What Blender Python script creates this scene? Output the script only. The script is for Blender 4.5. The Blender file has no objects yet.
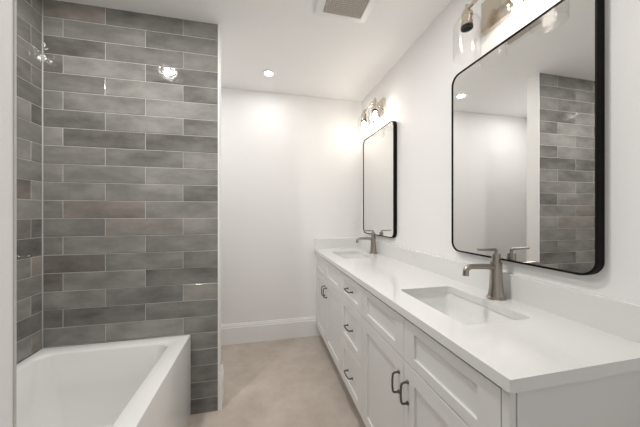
import bpy, bmesh, math, random
from mathutils import Vector, Matrix
S = bpy.context.scene
C = S.collection
PI = math.pi
random.seed(4)

# ------------------------------------------------------------ camera, light, exposure
CAM_H = 1.22
cd = bpy.data.cameras.new('camera'); cam = bpy.data.objects.new('camera', cd); C.objects.link(cam)
cd.sensor_width = 36; cd.lens = 36*259/640; cd.clip_start = .01
cam.location = (0, 0, CAM_H); cam.rotation_euler = (PI/2, 0, -math.atan(58/259))
S.camera = cam
w = bpy.data.worlds.new('world'); S.world = w; w.use_nodes = True
w.node_tree.nodes['Background'].inputs[0].default_value = (1, .98, .965, 1)
w.node_tree.nodes['Background'].inputs[1].default_value = 0.7
S.view_settings.view_transform = 'Standard'; S.view_settings.look = 'None'
S.view_settings.exposure = 0.06; S.view_settings.gamma = 1; S.view_settings.use_curve_mapping = False
DOWN_W = 8.0       # watts of each ceiling downlight
BULB_E = 70.0      # emission strength of each lit vanity bulb
CEIL = 2.39
DOWNLIGHTS = [(.055, 2.2, .18), (-.74, 1.06, 1.25), (.08, 1.0, 1.25), (-.1, -.45, .12), (-.82, 2.12, .38)]      # x, y, share of DOWN_W; entries after the tub's are unseen, added fill

# ------------------------------------------------------------ materials
def mat(name, col, rough=.5, metal=0, bump=0, bscale=40, vary=0, vscale=3, spec=.5, coat=0):
    m = bpy.data.materials.new(name); m.use_nodes = True
    nt = m.node_tree; b = nt.nodes['Principled BSDF']
    b.inputs['Base Color'].default_value = (*col, 1); b.inputs['Roughness'].default_value = rough
    b.inputs['Metallic'].default_value = metal; b.inputs['Specular IOR Level'].default_value = spec
    b.inputs['Coat Weight'].default_value = coat; b.inputs['Coat Roughness'].default_value = .05
    tc = nt.nodes.new('ShaderNodeTexCoord')
    if vary:
        n = nt.nodes.new('ShaderNodeTexNoise'); n.inputs['Scale'].default_value = vscale; n.inputs['Detail'].default_value = 5
        r = nt.nodes.new('ShaderNodeMix'); r.data_type = 'RGBA'
        r.inputs[6].default_value = (*[c*(1-vary) for c in col], 1); r.inputs[7].default_value = (*[min(1, c*(1+vary)) for c in col], 1)
        nt.links.new(tc.outputs['Object'], n.inputs['Vector']); nt.links.new(n.outputs[0], r.inputs[0]); nt.links.new(r.outputs[2], b.inputs['Base Color'])
    if bump:
        n = nt.nodes.new('ShaderNodeTexNoise'); n.inputs['Scale'].default_value = bscale; n.inputs['Detail'].default_value = 3
        bp = nt.nodes.new('ShaderNodeBump'); bp.inputs['Strength'].default_value = bump; bp.inputs['Distance'].default_value = .002
        nt.links.new(tc.outputs['Object'], n.inputs['Vector']); nt.links.new(n.outputs[0], bp.inputs['Height']); nt.links.new(bp.outputs[0], b.inputs['Normal'])
    return m
def emis(name, col, s):
    m = bpy.data.materials.new(name); m.use_nodes = True; b = m.node_tree.nodes['Principled BSDF']
    b.inputs['Base Color'].default_value = (*col, 1); b.inputs['Emission Color'].default_value = (*col, 1); b.inputs['Emission Strength'].default_value = s
    return m
M_WALL = mat('wall_paint', (.865, .858, .853), .6, bump=.05, bscale=300, vary=.01)
M_CEIL = mat('ceiling_paint', (.915, .91, .906), .75, bump=.05, bscale=250, vary=.01)
M_TRIM = mat('trim_paint', (.86, .86, .85), .35, vary=.01)
M_CAB = mat('cabinet_paint', (.74, .74, .73), .35, vary=.01, bump=.02, bscale=200)
M_DARK = mat('cabinet_gap_shade', (.06, .055, .05), .8, vary=.05)  # near-black carcass colour stands in for shade between the fronts
M_TOE = mat('toe_kick_shade', (.24, .205, .18), .7, vary=.05)  # shade of the recess put into the board's colour
M_QUARTZ = mat('white_quartz', (.76, .76, .75), .14, vary=.015, vscale=6)
M_CERAM = mat('white_ceramic', (.84, .84, .83), .12, vary=.005, coat=.3)
M_TUB = mat('tub_acrylic', (.80, .80, .79), .18, vary=.005, coat=.3)
M_NICK = mat('brushed_nickel', (.38, .345, .305), .28, 1, bump=.05, bscale=400, vary=.05, vscale=20)
M_PULL = mat('pull_nickel', (.15, .135, .12), .32, 1, vary=.05, vscale=30)
M_WARM = mat('warm_nickel', (.66, .59, .51), .18, 1, vary=.05, vscale=20)
M_BLACK = mat('black_metal', (.006, .0055, .005), .6, 0, vary=.05, spec=.12)
M_MIRROR = mat('mirror_silver', (.87, .87, .86), .004, 1, vary=.002)
M_GROUT = mat('grout', (.50, .49, .47), .9, bump=.2, bscale=300, vary=.05, vscale=30)
M_GRILLE = mat('vent_grille', (.62, .57, .52), .6, vary=.05)
M_VENTIN = mat('vent_dark', (.10, .09, .08), .9, vary=.05)
M_PLAST = mat('white_plastic', (.85, .85, .84), .35, vary=.005)
M_BULBON = emis('bulb_glow', (1, .93, .82), BULB_E)
M_LENS = emis('downlight_lens', (1, .97, .92), 30)

def glass():
    m = bpy.data.materials.new('clear_glass'); m.use_nodes = True; nt = m.node_tree
    nt.nodes.remove(nt.nodes['Principled BSDF']); out = nt.nodes['Material Output']
    t = nt.nodes.new('ShaderNodeBsdfTransparent'); t.inputs[0].default_value = (.998, .997, .995, 1)
    g = nt.nodes.new('ShaderNodeBsdfGlossy'); g.inputs['Roughness'].default_value = .05
    lw = nt.nodes.new('ShaderNodeLayerWeight'); lw.inputs[0].default_value = .07
    n = nt.nodes.new('ShaderNodeTexNoise'); n.inputs['Scale'].default_value = 45
    tc = nt.nodes.new('ShaderNodeTexCoord'); nt.links.new(tc.outputs['Object'], n.inputs['Vector'])
    bp = nt.nodes.new('ShaderNodeBump'); bp.inputs['Strength'].default_value = .6; bp.inputs['Distance'].default_value = .004
    nt.links.new(n.outputs[0], bp.inputs['Height']); nt.links.new(bp.outputs[0], g.inputs['Normal'])
    mx = nt.nodes.new('ShaderNodeMixShader')
    nt.links.new(lw.outputs['Facing'], mx.inputs[0]); nt.links.new(t.outputs[0], mx.inputs[1]); nt.links.new(g.outputs[0], mx.inputs[2])
    nt.links.new(mx.outputs[0], out.inputs[0]); return m
M_GLASS = glass()

def tile_mat():
    m = bpy.data.materials.new('glazed_grey_tile'); m.use_nodes = True; nt = m.node_tree; b = nt.nodes['Principled BSDF']
    at = nt.nodes.new('ShaderNodeAttribute'); at.attribute_name = 'tile'          # r: tone, g: hue, b: offset
    tc = nt.nodes.new('ShaderNodeTexCoord')
    sep = nt.nodes.new('ShaderNodeSeparateColor'); nt.links.new(at.outputs['Color'], sep.inputs[0])
    # per tile offset of the cloud pattern
    mul = nt.nodes.new('ShaderNodeVectorMath'); mul.operation = 'MULTIPLY_ADD'
    mul.inputs[1].default_value = (17, 23, 31)
    nt.links.new(at.outputs['Color'], mul.inputs[0]); nt.links.new(tc.outputs['Object'], mul.inputs[2])
    mp = nt.nodes.new('ShaderNodeMapping'); mp.inputs['Scale'].default_value = (1, 1, 2.2)
    nt.links.new(mul.outputs[0], mp.inputs[0])
    n = nt.nodes.new('ShaderNodeTexNoise'); n.inputs['Scale'].default_value = 5; n.inputs['Detail'].default_value = 6; n.inputs['Roughness'].default_value = .6
    nt.links.new(mp.outputs[0], n.inputs['Vector'])
    ad = nt.nodes.new('ShaderNodeMath'); ad.operation = 'MULTIPLY_ADD'; ad.inputs[1].default_value = .42
    nt.links.new(sep.outputs[0], ad.inputs[0])
    s2 = nt.nodes.new('ShaderNodeMath'); s2.operation = 'MULTIPLY'; s2.inputs[1].default_value = 1.15; s2.use_clamp = False
    nt.links.new(n.outputs[0], s2.inputs[0]); s3 = nt.nodes.new('ShaderNodeMath'); s3.operation = 'SUBTRACT'; s3.inputs[1].default_value = .28; nt.links.new(s2.outputs[0], s3.inputs[0]); nt.links.new(s3.outputs[0], ad.inputs[2])
    r = nt.nodes.new('ShaderNodeValToRGB'); nt.links.new(ad.outputs[0], r.inputs[0])
    e = r.color_ramp.elements
    e[0].position = .15; e[0].color = (.110, .104, .096, 1); e[1].position = .85; e[1].color = (.31, .30, .285, 1)
    q = e.new(.5); q.color = (.205, .198, .188, 1)
    mx = nt.nodes.new('ShaderNodeMix'); mx.data_type = 'RGBA'; mx.blend_type = 'MULTIPLY'; mx.inputs[0].default_value = 1
    hr = nt.nodes.new('ShaderNodeValToRGB'); nt.links.new(sep.outputs[1], hr.inputs[0])
    h = hr.color_ramp.elements
    h[0].position = 0; h[0].color = (.99, 1, .995, 1); h[1].position = 1; h[1].color = (1.06, .985, .93, 1); h.new(.85).color = (1, 1, .98, 1)
    nt.links.new(r.outputs[0], mx.inputs[6]); nt.links.new(hr.outputs[0], mx.inputs[7]); nt.links.new(mx.outputs[2], b.inputs['Base Color'])
    b.inputs['Roughness'].default_value = .08; b.inputs['Specular IOR Level'].default_value = .5
    n2 = nt.nodes.new('ShaderNodeTexNoise'); n2.inputs['Scale'].default_value = 20; n2.inputs['Detail'].default_value = 2
    nt.links.new(mul.outputs[0], n2.inputs['Vector'])
    bp = nt.nodes.new('ShaderNodeBump'); bp.inputs['Strength'].default_value = .26; bp.inputs['Distance'].default_value = .006
    nt.links.new(n2.outputs[0], bp.inputs['Height']); nt.links.new(bp.outputs[0], b.inputs['Normal'])
    return m
M_TILE = tile_mat()

def floor_mat():
    m = bpy.data.materials.new('floor_tile'); m.use_nodes = True; nt = m.node_tree; b = nt.nodes['Principled BSDF']
    tc = nt.nodes.new('ShaderNodeTexCoord')
    n = nt.nodes.new('ShaderNodeTexNoise'); n.inputs['Scale'].default_value = 5; n.inputs['Detail'].default_value = 9; n.inputs['Roughness'].default_value = .65
    nt.links.new(tc.outputs['Object'], n.inputs['Vector'])
    r = nt.nodes.new('ShaderNodeValToRGB'); nt.links.new(n.outputs[0], r.inputs[0]); e = r.color_ramp.elements
    e[0].position = .3; e[0].color = (.43, .37, .315, 1); e[1].position = .7; e[1].color = (.57, .505, .445, 1)
    br = nt.nodes.new('ShaderNodeTexBrick'); br.offset = .5
    br.inputs['Scale'].default_value = 1; br.inputs['Brick Width'].default_value = .6; br.inputs['Row Height'].default_value = .3
    br.inputs['Mortar Size'].default_value = .0015
    br.inputs['Color1'].default_value = (1, 1, 1, 1); br.inputs['Color2'].default_value = (.97, .97, .97, 1); br.inputs['Mortar'].default_value = (.93, .93, .93, 1)
    nt.links.new(tc.outputs['Object'], br.inputs['Vector'])
    mx = nt.nodes.new('ShaderNodeMix'); mx.data_type = 'RGBA'; mx.blend_type = 'MULTIPLY'; mx.inputs[0].default_value = 1
    nt.links.new(r.outputs[0], mx.inputs[6]); nt.links.new(br.outputs[0], mx.inputs[7]); nt.links.new(mx.outputs[2], b.inputs['Base Color'])
    b.inputs['Roughness'].default_value = .55
    return m
M_FLOOR = floor_mat()

# ------------------------------------------------------------ helpers
def obj(name, bm, m, parent=None, smooth=None, loc=None):
    bmesh.ops.recalc_face_normals(bm, faces=bm.faces)
    me = bpy.data.meshes.new(name); bm.to_mesh(me); bm.free(); me.materials.append(m)
    if smooth:
        for p in me.polygons: p.use_smooth = True
        me.set_sharp_from_angle(angle=math.radians(smooth))
    o = bpy.data.objects.new(name, me); C.objects.link(o)
    if loc: o.location = loc
    if parent: o.parent = parent
    return o
def tag(o, label, cat, group=None):
    o['label'] = label; o['category'] = cat
    if group: o['group'] = group
    return o
def thing(name, loc, label, cat, group=None):
    o = bpy.data.objects.new(name, None); C.objects.link(o); o.location = loc; o.empty_display_size = .05
    return tag(o, label, cat, group)
def struct(name, bm, m, **k):
    o = obj(name, bm, m, **k); o['kind'] = 'structure'; return o
def bx(bm, x0, x1, y0, y1, z0, z1, bev=0):
    r = bmesh.ops.create_cube(bm, size=1)
    vs = r['verts']
    for v in vs:
        v.co = Vector((x0+(v.co.x+.5)*(x1-x0), y0+(v.co.y+.5)*(y1-y0), z0+(v.co.z+.5)*(z1-z0)))
    if bev:
        es = {e for v in vs for e in v.link_edges}
        bmesh.ops.bevel(bm, geom=list(es), offset=bev, segments=2, affect='EDGES', profile=.5)
    return bm
def box(*a, bev=0): return bx(bmesh.new(), *a, bev=bev)
def loft(bm, loops, cap0=False, cap1=False, closed=False):
    rows = [[bm.verts.new(p) for p in l] for l in loops]
    n = len(rows[0])
    rr = list(zip(rows, rows[1:])) + ([(rows[-1], rows[0])] if closed else [])
    for a, b in rr:
        for i in range(n):
            bm.faces.new((a[i], a[(i+1) % n], b[(i+1) % n], b[i]))
    if cap0: bm.faces.new(rows[0][::-1])
    if cap1: bm.faces.new(rows[-1])
    return bm
def lathe(bm, prof, c=(0, 0, 0), n=32, cap0=True, cap1=True):
    loops = [[(c[0]+r*math.cos(2*PI*i/n), c[1]+r*math.sin(2*PI*i/n), c[2]+z) for i in range(n)] for r, z in prof]
    return loft(bm, loops, cap0, cap1)
def rrect(x0, x1, y0, y1, r, n=6):
    pts = []
    for cx, cy, a0 in ((x1-r, y1-r, 0), (x0+r, y1-r, PI/2), (x0+r, y0+r, PI), (x1-r, y0+r, 1.5*PI)):
        for i in range(n+1):
            a = a0+i*PI/2/n; pts.append((cx+r*math.cos(a), cy+r*math.sin(a)))
    return pts
def tube(bm, pts, rad, n=12, flat=None):
    pts = [Vector(p) for p in pts]; k = len(pts)
    rad = rad if isinstance(rad, (list, tuple)) else [rad]*k
    loops = []; side = None
    for i, p in enumerate(pts):
        d = (pts[min(i+1, k-1)]-pts[max(i-1, 0)]).normalized()
        if side is None:
            side = d.cross(Vector((0, 0, 1)))
            if side.length < .05: side = d.cross(Vector((0, 1, 0)))
        side = (side-d*side.dot(d)).normalized(); up = side.cross(d).normalized()
        r = rad[i]
        loops.append([p+side*r*math.cos(2*PI*j/n)+up*r*(flat or 1)*math.sin(2*PI*j/n) for j in range(n)])
    return loft(bm, loops, True, True)
def arc(p0, p1, p2, n=6):      # quadratic corner
    p0, p1, p2 = map(Vector, (p0, p1, p2))
    return [((1-t)**2)*p0+2*t*(1-t)*p1+t*t*p2 for t in [i/n for i in range(n+1)]]
def copy_thing(root, loc, label=None):
    r = root.copy(); C.objects.link(r); r.location = loc
    if label: r['label'] = label
    for ch in list(root.children):
        c = ch.copy(); C.objects.link(c); c.parent = r
        for g in list(ch.children):
            d = g.copy(); C.objects.link(d); d.parent = c
    return r

# ------------------------------------------------------------ room shell
XR = 1.017; XL = -1.175; YB = 2.546; YF = -.75
YT = 1.700          # face of the tiled alcove end
YN = .346           # far face of the near partition
struct('floor', box(XL-.1, XR+.1, YF-.1, YB+.1, -.1, 0), M_FLOOR)
struct('ceiling', box(XL-.1, XR+.1, YF-.1, YB+.1, CEIL, CEIL+.1), M_CEIL)
struct('wall_right', box(XR, XR+.1, YF, YB, 0, CEIL), M_WALL)
struct('wall_left', box(XL-.1, XL, YF, YB, 0, CEIL), M_WALL)
struct('wall_back', box(XL-.1, XR+.1, YB, YB+.1, 0, CEIL), M_WALL)
b = bmesh.new()                                     # unseen wall behind the camera; doorway opening added to admit world light
bx(b, XL, -.45, YF-.1, YF, 0, CEIL); bx(b, .55, XR, YF-.1, YF, 0, CEIL); bx(b, -.45, .55, YF-.1, YF, 2.08, CEIL)
struct('wall_front', b, M_WALL)
XE = -.260          # end face of the partitions
struct('wall_partition', box(XL, XE-.002, YT+.012, 1.801, 0, CEIL), M_WALL)
struct('wall_near', box(XL, XE, .236, YN-.004, 0, CEIL), M_WALL)
struct('trim_1', box(-.268, XE+.0008, YN-.004, YN, 0, CEIL, bev=.001), mat('tile_edge_trim', (.55, .54, .52), .4, vary=.02))
struct('trim_2', box(-.266, XE, YT-.001, YT+.013, 0, CEIL, bev=.001), M_TRIM)

def tiles(name, axis, face, u0, u1, z0, z1, starts):
    """tiles of one wall as one mesh; axis 'x': runs along x at y=face (faces -y); 'y': runs along y at x=face (faces +x)"""
    bm = bmesh.new(); P = .1000; OFF = -.008; L = .4045; G = .0026
    lay = bm.loops.layers.float_color.new('tile'); rnd = random.Random(11 if axis == 'x' else 5)
    row = 0
    while row*P+OFF < z1-.004:
        za, zb = max(row*P+OFF, z0), min((row+1)*P+OFF, z1)
        s = starts[row % 2]; k0 = math.floor((u0-s)/L)
        while s+k0*L < u1:
            ua, ub = max(s+k0*L, u0), min(s+(k0+1)*L, u1); k0 += 1
            t, h, o = rnd.random(), rnd.random(), rnd.random()
            if ub-ua < .012 or zb-za < .012: continue
            a0, a1, c0, c1 = ua+G/2, ub-G/2, za+G/2, zb-G/2
            old = set(bm.faces)
            tx, tz = rnd.uniform(-.0024, .0024), rnd.uniform(-.0011, .0011)
            v = {}
            e = .0022
            def pt(u, z, d): return (u, face+d, z) if axis == 'x' else (face-d, u, z)
            front = [bm.verts.new(pt(u, z, tx*((u-ua)/L-.5)+tz*((z-za)/P-.5)+.0005)) for u, z in ((a0+e, c0+e), (a1-e, c0+e), (a1-e, c1-e), (a0+e, c1-e))]
            mid = [bm.verts.new(pt(u, z, .0022)) for u, z in ((a0, c0), (a1, c0), (a1, c1), (a0, c1))]
            back = [bm.verts.new(pt(u, z, .010)) for u, z in ((a0, c0), (a1, c0), (a1, c1), (a0, c1))]
            bm.faces.new(front)
            for i in range(4):
                j = (i+1) % 4
                bm.faces.new((front[i], front[j], mid[j], mid[i])); bm.faces.new((mid[i], mid[j], back[j], back[i]))
            bm.faces.new(back[::-1])
            for f in set(bm.faces)-old:
                for lp in f.loops: lp[lay] = (t, h, o, 1)
        row += 1
    return bm
TUBZ = .491
def tilewall(name, axis, face, u0, u1, z0, starts):
    g = box(u0, u1, face+.0022, face+.0118, z0, CEIL) if axis == 'x' else box(face-.0118, face-.0022, u0, u1, z0, CEIL)
    s = struct(name, g, M_GROUT)
    t = obj('tile_facing', tiles(name, axis, face, u0, u1, z0, CEIL, starts), M_TILE, s, smooth=20)
tilewall('wall_alcove_end', 'x', YT, -1.1605, -.2665, 0, (-.665, -.868))
tilewall('wall_alcove_side', 'y', -1.162, YN+.0005, YT-.0005, TUBZ+.001, (1.43, 1.631))

# baseboards
def baseb(name, pts_xy, nrm, h, t=.015, cap=.02):
    (xa, ya), (xb, yb) = pts_xy; bm = bmesh.new()
    prof = [(0, 0), (t, 0), (t, h-cap*1.7), (t*.75, h-cap*1.5), (t*.8, h-cap), (t*.45, h-cap*.35), (t*.4, h), (0, h)]
    loft(bm, [[(x+nrm[0]*d, y+nrm[1]*d, z) for d, z in prof] for x, y in ((xa, ya), (xb, yb))], True, True)
    return struct(name, bm, M_TRIM)
baseb('baseboard_back', ((XL, YB-.0005), (.5825, YB-.0005)), (0, -1), .188)
baseb('baseboard_partition', ((XE+.0005, 1.703), (XE+.0005, 1.801)), (1, 0), .232, t=.016)
baseb('baseboard_left', ((XL+.0005, 1.815), (XL+.0005, YB-.017)), (1, 0), .188)
baseb('baseboard_right', ((XR-.0005, YF), (XR-.0005, .455)), (-1, 0), .188)

# ------------------------------------------------------------ bathtub
tb = bmesh.new()
x0, x1, y0, y1 = -1.1615, -.420, YN+.0005, YT-.0008
def L(xa, xb, ya, yb, r, z): return [(x, y, z) for x, y in rrect(xa, xb, ya, yb, r, 8)]
ix0, ix1, iy0, iy1 = x0+.045, x1-.085, y0+.085, y1-.075
loft(tb, [L(x0, x1, y0, y1, .004, 0.0), L(x0, x1, y0, y1, .004, TUBZ-.008),
          L(x0+.002, x1-.002, y0+.002, y1-.002, .006, TUBZ-.002), L(x0+.006, x1-.007, y0+.006, y1-.006, .008, TUBZ),
          L(ix0-.006, ix1+.006, iy0-.006, iy1+.006, .052, TUBZ), L(ix0, ix1, iy0, iy1, .055, TUBZ-.003), L(ix0+.006, ix1-.006, iy0+.006, iy1-.006, .055, TUBZ-.012),
          L(ix0+.02, ix1-.02, iy0+.05, iy1-.02, .07, .30), L(ix0+.035, ix1-.035, iy0+.11, iy1-.04, .09, .17),
          L(ix0+.055, ix1-.055, iy0+.15, iy1-.065, .10, .115), L(ix0+.10, ix1-.10, iy0+.20, iy1-.12, .10, .09), L(ix0+.2, ix1-.2, iy0+.35, iy1-.25, .08, .085)], True, True)
tub = obj('bathtub', tb, M_TUB, smooth=30)
tag(tub, 'white alcove bathtub with a flat front apron, set against grey tiled walls', 'bathtub')
d = obj('drain', lathe(bmesh.new(), [(.028, 0), (.028, .003), (.02, .005)], (0, 0, 0), 24), M_NICK, tub, smooth=40, loc=(-.81, 1.28, .0852))
d['label'] = 'round metal drain'

# ------------------------------------------------------------ vanity cabinets
XF = .525; TH = .02; ZB = .115; ZT = .836; VY0 = .460; XC = XF+TH+.001      # face plane, door thickness
def shaker(y0, y1, z0, z1, st, rl, parent, name):
    """a recessed panel front; local origin on its parent"""
    bm = bmesh.new(); px = parent.location
    X0, Y0, Z0 = px
    f, bk, rec = XF, XF+TH, XF+.009
    o = [(y0, z0), (y1, z0), (y1, z1), (y0, z1)]; i = [(y0+st, z0+rl), (y1-st, z0+rl), (y1-st, z1-rl), (y0+st, z1-rl)]
    e = .0012
    def rect(p, x, k=0): 
        s = [(1, 1), (-1, 1), (-1, -1), (1, -1)]
        return [(x-X0, y+k*a-Y0, z+k*c-Z0) for (y, z), (a, c) in zip(p, s)]
    loft(bm, [rect(o, bk), rect(o, f+e), rect(o, f, e), rect(i, f, -e), rect(i, f+e), rect(i, rec)], True, True)
    return obj(name, bm, M_CAB, parent)
def pull(c, vertical, parent, name='handle', length=.078):
    """bow pull; c = centre on the face in world space"""
    R_ = .0042; h = length/2; out = .027
    P = [(0, -h, 0)]+arc((-out*.55, -h, 0), (-out*.95, -h, 0), (-out, -h*.78, 0))+[(-out-.002, -h*.3, 0), (-out-.002, h*.3, 0)]+arc((-out, h*.78, 0), (-out*.95, h, 0), (-out*.55, h, 0))+[(0, h, 0)]
    if vertical: P = [(x, z, y) for x, y, z in P]
    bm = tube(bmesh.new(), P, R_, 10)
    for s in (-h, h):
        q = lathe(bmesh.new(), [(.0075, 0), (.0075, .003), (.005, .006)], (0, 0, 0), 14)
        q.transform(Matrix.Rotation(-PI/2, 4, 'Y'))
        q.transform(Matrix.Translation((0, 0, s) if vertical else (0, s, 0)))
        me = bpy.data.meshes.new('t'); q.to_mesh(me); q.free(); bm.from_mesh(me); bpy.data.meshes.remove(me)
    o = obj(name, bm, M_PULL, parent, smooth=40, loc=Vector(c)-Vector(parent.matrix_world.translation if False else (parent.location if not parent.parent else parent.parent.location)))
    o['label'] = 'dark nickel bow pull'
    return o
G = .0013
def carcass(root, y0, y1, near=False):
    X0, Y0, Z0 = root.location; bm = bmesh.new(); t = .018
    X1 = XR-.001
    bx(bm, XC, X1, y0, y0+t, .0, ZT); bx(bm, XC, X1, y1-t, y1, .0, ZT)
    bx(bm, XC, X1, y0+t, y1-t, ZB-.004, ZB+.014); bx(bm, X1-.006, X1, y0+t, y1-t, ZB+.014, ZT)
    bx(bm, XC, XC+.08, y0+t, y1-t, ZT-.018, ZT); bx(bm, XC, XC+.018, y0+t, y1-t, .655, .675)
    bm.transform(Matrix.Translation((-X0, -Y0, -Z0)))
    # toe notch: sides are drawn back at the floor
    for v in bm.verts:
        if v.co.z < .001 and v.co.x < .05-(X0-XC): v.co.x += .06
    body = obj('body', bm, M_DARK, root)
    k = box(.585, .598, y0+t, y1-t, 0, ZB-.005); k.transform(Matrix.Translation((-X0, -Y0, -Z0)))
    o = obj('toe_kick', k, M_TOE, root); o['label'] = 'recessed base board, shade put into its colour'
    return body
def sink_cab(y0, y1, label, mid, hz=.56):
    r = thing('sink_cabinet', (XC, (y0+y1)/2, 0), label, 'cabinet')
    carcass(r, y0, y1)
    for a, c in ((y0, mid), (mid, y1)):
        shaker(a+G, c-G, .667, .825, .066, .036, r, 'false_drawer_front')
        dr = shaker(a+(G if a == mid else .0024), c-(G if c == mid else .0024), ZB, .6625, .066, .058, r, 'door')
        hy = mid+(.0345 if a >= mid else -.0290)
        pull((XF, hy, hz), True, dr)
    return r
near = sink_cab(VY0+.020, 1.3125, 'white sink cabinet nearest the camera, under the large front basin', .890)
far = sink_cab(1.7000, 2.5250, 'white sink cabinet farthest along the vanity, against the back wall', 2.118)
ep = box(XF+.001, XR-.001, VY0+.0005, VY0+.0195, 0, ZT, bev=.001)
for p in (near,):
    ep2 = bmesh.new()
    bx(ep2, XF+.022, XR-.001, VY0, VY0+.019, 0, ZT, bev=.0008); bx(ep2, XF+.001, XF+.018, VY0, VY0+.019, .0, ZT, bev=.0008); bx(ep2, XF+.018, XF+.022, VY0+.008, VY0+.019, 0, ZT)
    ep2.transform(Matrix.Translation(-Vector(p.location)))
    obj('end_panel', ep2, M_CAB, p)
fl = box(XF+.001, XR-.001, 2.5255, YB-.0005, ZB, ZT); fl.transform(Matrix.Translation(-Vector(far.location))); obj('filler_strip', fl, M_CAB, far)
ep.free()
dc = thing('drawer_cabinet', (XC, 1.506, 0), 'narrow white bank of three drawers between the two sink cabinets', 'cabinet')
carcass(dc, 1.3130, 1.6995)
for z0, z1, rl, hz in ((.667, .825, .040, .752), (.3895, .6625, .05, .523), (ZB, .385, .05, .240)):
    dr = shaker(1.3130+.0022, 1.6995-.0022, z0, z1, .062, rl, dc, 'drawer')
    pull((XF, 1.500, hz), False, dr, length=.082)

# ------------------------------------------------------------ countertop with two cut-outs
CT0, CT1 = .838, .868; CX0 = .512; CX1 = XR-.0005; CY0 = .446; CY1 = YB-.0005
SK = ((.622, .888, .693, 1.090), (.622, .888, 1.920, 2.317))
bm = bmesh.new()
def ring(pts, z):
    vs = [bm.verts.new((x, y, z)) for x, y in pts]
    return vs, [bm.edges.new((vs[i], vs[(i+1) % len(vs)])) for i in range(len(vs))]
allr = []
for z in (CT1, CT0):
    rs = [ring(rrect(CX0, CX1, CY0, CY1, .003, 3), z)]+[ring(rrect(*s, .018, 6), z) for s in SK]
    bmesh.ops.triangle_fill(bm, use_beauty=True, use_dissolve=False, edges=[e for r in rs for e in r[1]])
    allr.append(rs)
for (a, _), (c, _) in zip(*allr):
    for i in range(len(a)):
        j = (i+1) % len(a); bm.faces.new((a[i], a[j], c[j], c[i]))
ct = thing('countertop', (CX0, (CY0+CY1)/2, CT0), 'long glossy white quartz countertop running over all the vanity cabinets', 'countertop')
off = Matrix.Translation(-Vector(ct.location)); bm.transform(off)
slab = obj('slab', bm, M_QUARTZ, ct)
bv = slab.modifiers.new('bev', 'BEVEL'); bv.width = .0015; bv.segments = 2; bv.limit_method = 'ANGLE'; bv.angle_limit = math.radians(60)
def splash(xa, xb, ya, yb, front):
    q = box(xa, xb, ya, yb, CT1, CT1+.102); t = CT1+.102
    es = [e for e in q.edges if all(abs(v.co.z-t) < 1e-5 for v in e.verts) and all(abs((v.co.x-xa) if front == 'x' else (v.co.y-ya)) < 1e-5 for v in e.verts)]
    bmesh.ops.bevel(q, geom=es, offset=.002, segments=2, affect='EDGES', profile=.5); return q
b = splash(XR-.0205, XR, CY0, CY1, 'x'); b.transform(off); obj('backsplash', b, M_QUARTZ, ct)
b = splash(CX0+.002, XR-.0205, CY1-.02, YB, 'y'); b.transform(off); obj('side_splash', b, M_QUARTZ, ct)

def sink(s, label):
    x0, x1, y0, y1 = s; cx, cy = (x0+x1)/2, (y0+y1)/2
    r = thing('undermount_sink', (cx, cy, .70), label, 'sink')
    def Q(k, rr, z, ky=None): return [(x-cx, y-cy, z-.70) for x, y in rrect(x0+k, x1-k, y0+k, y1-k, rr, 6)]
    bm = bmesh.new()
    loft(bm, [Q(-.02, .03, .8375), Q(-.0035, .02, .8375), Q(-.003, .021, .835), Q(.002, .03, .78), Q(.008, .035, .735), Q(.02, .04, .722), Q(.05, .04, .717), Q(.11, .02, .7145),
              ], False, True)
    loft(bm, [Q(-.02, .03, .8375), Q(-.02, .03, .828), Q(-.012, .03, .822), Q(-.008, .035, .74), Q(.01, .04, .705), Q(.05, .04, .70)], False, True)
    bmesh.ops.remove_doubles(bm, verts=bm.verts, dist=.0001)
    obj('bowl', bm, M_CERAM, r, smooth=50)
    g = obj('drain', lathe(bmesh.new(), [(.022, 0), (.022, .002), (.015, .004)], (0, 0, 0), 24), M_NICK, r, smooth=40, loc=(0, 0, .0147)); g['label'] = 'round nickel drain'
sink(SK[0], 'white rectangular undermount basin nearest the camera')
sink(SK[1], 'white rectangular undermount basin at the far end of the counter')

# ------------------------------------------------------------ faucets
def faucet(loc, label):
    r = thing('faucet', loc, label, 'faucet', 'faucets on the vanity counter')
    bm = bmesh.new()
    lathe(bm, [(.036, 0), (.036, .003), (.034, .006), (.031, .008), (.0285, .02), (.0255, .04), (.0235, .07), (.0225, .10), (.022, .125), (.022, .146), (.0215, .149), (.019, .150)], n=40)
    obj('body', bm, M_NICK, r, smooth=35)
    pts = [(-.012, 0, .130), (-.06, 0, .134)]+arc((-.115, 0, .136), (-.147, 0, .137), (-.148, 0, .116), 7)+[(-.1485, 0, .100)]
    bm = tube(bmesh.new(), pts, [.0125, .0115]+[.0112]*8+[.0115], 18)
    obj('spout', bm, M_NICK, r, smooth=50)
    bm = lathe(bmesh.new(), [(.0165, .1502), (.0165, .182), (.0155, .185), (.010, .186)], n=28)
    obj('handle_hub', bm, M_NICK, r, smooth=35)
    bm = tube(bmesh.new(), [(0, 0, .184), (0, 0, .192)]+arc((0, 0, .194), (0, 0, .201), (-.010, 0, .2015), 5)+[(-.05, 0, .202), (-.088, 0, .203), (-.092, 0, .205)], [.0065]*8+[.0055, .005, .005], 12)
    obj('lever_handle', bm, M_NICK, r, smooth=50)
    return r
fa = faucet((.952, .893, CT1+.0003), 'brushed nickel faucet at the basin nearest the camera')
copy_thing(fa, (.952, 2.115, CT1+.0003), 'brushed nickel faucet at the far basin by the back wall')

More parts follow.
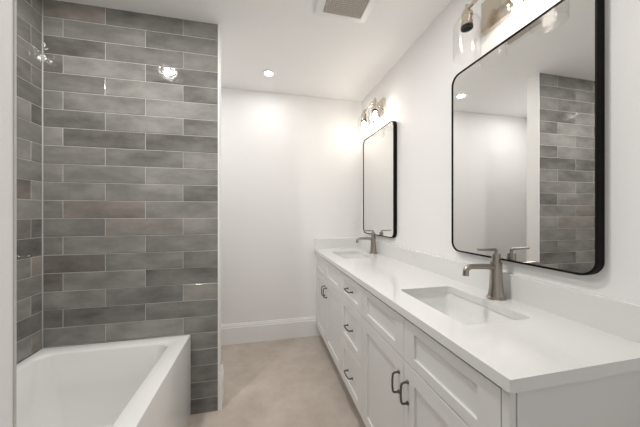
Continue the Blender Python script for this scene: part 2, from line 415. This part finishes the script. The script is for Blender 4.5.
# ------------------------------------------------------------ mirrors
def mirror(cy, z0, z1, wy, label):
    xf, xb = XR-.030, XR-.0005
    r = thing('wall_mirror', (xb, cy, z0), label, 'mirror', 'black framed mirrors over the vanity')
    h = z1-z0; a = wy/2
    def Q(k, rr, x): return [(x-xb, y, z) for y, z in rrect(-a+k, a-k, k, h-k, rr, 10)]
    bm = bmesh.new()
    loft(bm, [Q(0, .05, xb), Q(0, .05, xf+.001), Q(.001, .049, xf), Q(.0065, .044, xf), Q(.007, .043, xf+.001), Q(.007, .043, xb)], closed=True)
    obj('frame', bm, M_BLACK, r, smooth=40)
    bm = bmesh.new(); loft(bm, [Q(.0065, .044, xb-.002), Q(.0065, .044, xf+.004)], True, True)
    o = obj('mirror_glass', bm, M_MIRROR, r)
    return r
m1 = mirror(.888, 1.023, 1.944, .618, 'large black framed rounded mirror nearest the camera, reflecting the grey tiled alcove')
copy_thing(m1, (XR-.0005, 2.128, 1.027), 'smaller looking black framed mirror at the far end, over the far basin')

# ------------------------------------------------------------ vanity lights
GX = .920; BZ = 2.160
def bulb(parent, y, on=True):
    b = lathe(bmesh.new(), [(.010, 0), (.011, -.010), (.016, -.022), (.020, -.036), (.021, -.046), (.018, -.058), (.011, -.066), (.004, -.068)], n=20)
    o = obj('bulb', b, M_BULBON, parent, smooth=60, loc=(GX-parent.location.x, y, BZ-.090-parent.location.z))
    o['label'] = 'glowing bulb'
def sconce(cy, label, lit):
    r = thing('vanity_light', (XR-.0005, cy, BZ-.025), label, 'wall light', 'two-shade vanity lights')
    X, _, Z = r.location
    b = box(-.022, 0, -.120, .120, -.085, .060, bev=.003); obj('back_plate', b, M_WARM, r)
    b = tube(bmesh.new(), [(-.02, 0, .01), (-.06, 0, .01), (GX-X, 0, BZ-Z)], .008, 12); obj('arm', b, M_WARM, r, smooth=50)
    b = box(GX-X-.0065, GX-X+.0065, -.140, .140, BZ-Z-.0065, BZ-Z+.0065, bev=.001); obj('crossbar', b, M_WARM, r)
    for y, on in zip((-.122, .122), lit):
        b = bmesh.new()
        lathe(b, [(.007, .022), (.0075, .020), (.0075, -.008), (.010, -.012), (.022, -.016), (.024, -.020), (.024, -.034), (.0215, -.036), (.0215, -.056), (.024, -.058), (.024, -.078), (.019, -.080), (.019, -.055)], n=24)
        s = obj('socket', b, M_WARM, r, smooth=35, loc=(GX-X, y, BZ-Z)); s['label'] = 'ribbed metal lamp holder'
        b = lathe(bmesh.new(), [(.0255, -.079), (.0255, -.090), (.019, -.090), (.019, -.0805)], n=24)
        obj('socket_ring', b, M_BLACK, s, smooth=35)
        g = bmesh.new()
        pr = [(.0245, -.040), (.030, -.042), (.045, -.050), (.055, -.066), (.058, -.085), (.058, -.215), (.0575, -.220)]
        inn = [(q-.002, z-.0015) for q, z in pr[::-1]]; inn[0] = (.0555, -.2195)
        n = 36
        loft(g, [[(q*math.cos(2*PI*i/n), q*math.sin(2*PI*i/n), z) for i in range(n)] for q, z in pr+inn], closed=True)
        o = obj('glass_shade', g, M_GLASS, r, smooth=50, loc=(GX-X, y, BZ-Z)); o['label'] = 'clear seeded glass shade'
        if on: bulb(r, y)
    return r
sconce(.893, 'two-shade glass vanity light nearest the camera, cut by the top of the frame', (True, False))
sconce(2.128, 'two-shade glass vanity light over the far mirror, both bulbs glowing', (True, True))

# ------------------------------------------------------------ ceiling fixtures
for i, (x, y, k) in enumerate(DOWNLIGHTS):
    r = thing('recessed_downlight', (x, y, CEIL), {0: 'small round white recessed ceiling light, lit, near the back wall', 1: 'round recessed ceiling light above the bathtub',
              2: 'added unseen ceiling light above the middle of the floor, for general light', 3: 'added unseen ceiling light over the doorway, as fill', 4: 'added unseen ceiling light to brighten the niche behind the tiled partition'}[i], 'ceiling light')  # middle, doorway and niche lights are added for brightness, out of view
    b = bmesh.new(); n = 32
    loft(b, [[(q*math.cos(2*PI*j/n), q*math.sin(2*PI*j/n), z) for j in range(n)] for q, z in ((.047, -.0002), (.047, -.003), (.043, -.006), (.036, -.0055), (.036, -.0002))], closed=True)
    obj('trim_ring', b, M_PLAST, r, smooth=40)
    obj('lens', lathe(bmesh.new(), [(.0355, -.0004), (.0355, -.0035)], n=32), M_LENS, r)
    ld = bpy.data.lights.new('downlight_lamp', 'AREA'); ld.shape = 'DISK'; ld.size = .07; ld.energy = DOWN_W*k; ld.color = (1, .975, .945)
    lo = bpy.data.objects.new('downlight_lamp', ld); C.objects.link(lo); lo.parent = r; lo.location = (0, 0, -.008)

v = thing('exhaust_vent', (.452, 1.325, CEIL), 'square ceiling exhaust vent with taupe grille and white surround', 'vent')
b = bmesh.new()
def sq(a, z, r=.01): return [(x, y, z) for x, y in rrect(-a, a, -a, a, r, 4)]
loft(b, [sq(.160, -.0003), sq(.158, -.010), sq(.152, -.016), sq(.124, -.022), sq(.116, -.022), sq(.114, -.018), sq(.114, -.0003)], closed=True)
obj('surround', b, M_PLAST, v, smooth=25)
b = bmesh.new(); n = 17
for i in range(n+1):
    p = -.114+.228*i/n
    bx(b, p-.0022, p+.0022, -.1135, .1135, -.019, -.012); bx(b, -.1135, .1135, p-.0022, p+.0022, -.0185, -.0125)
obj('grille', b, M_GRILLE, v)
obj('backing', box(-.1135, .1135, -.1135, .1135, -.006, -.0004), M_VENTIN, v)

# outlet plate on the back wall
o = thing('wall_outlet', (.943, YB, 1.105), 'small white outlet plate on the back wall above the counter', 'outlet')
obj('cover_plate', box(-.035, .035, -.0055, -.0003, -.057, .057, bev=.0015), M_PLAST, o)
for s in (-1, 1):
    q = obj('socket_face', box(-.017, .017, -.0075, -.0056, s*.024-.017, s*.024+.017, bev=.0008), M_PLAST, o)
    for t in (-1, 1): obj('slot', box(t*.006-.0012, t*.006+.0012, -.0079, -.0076, s*.024-.004, s*.024+.008), M_GRILLE, q)
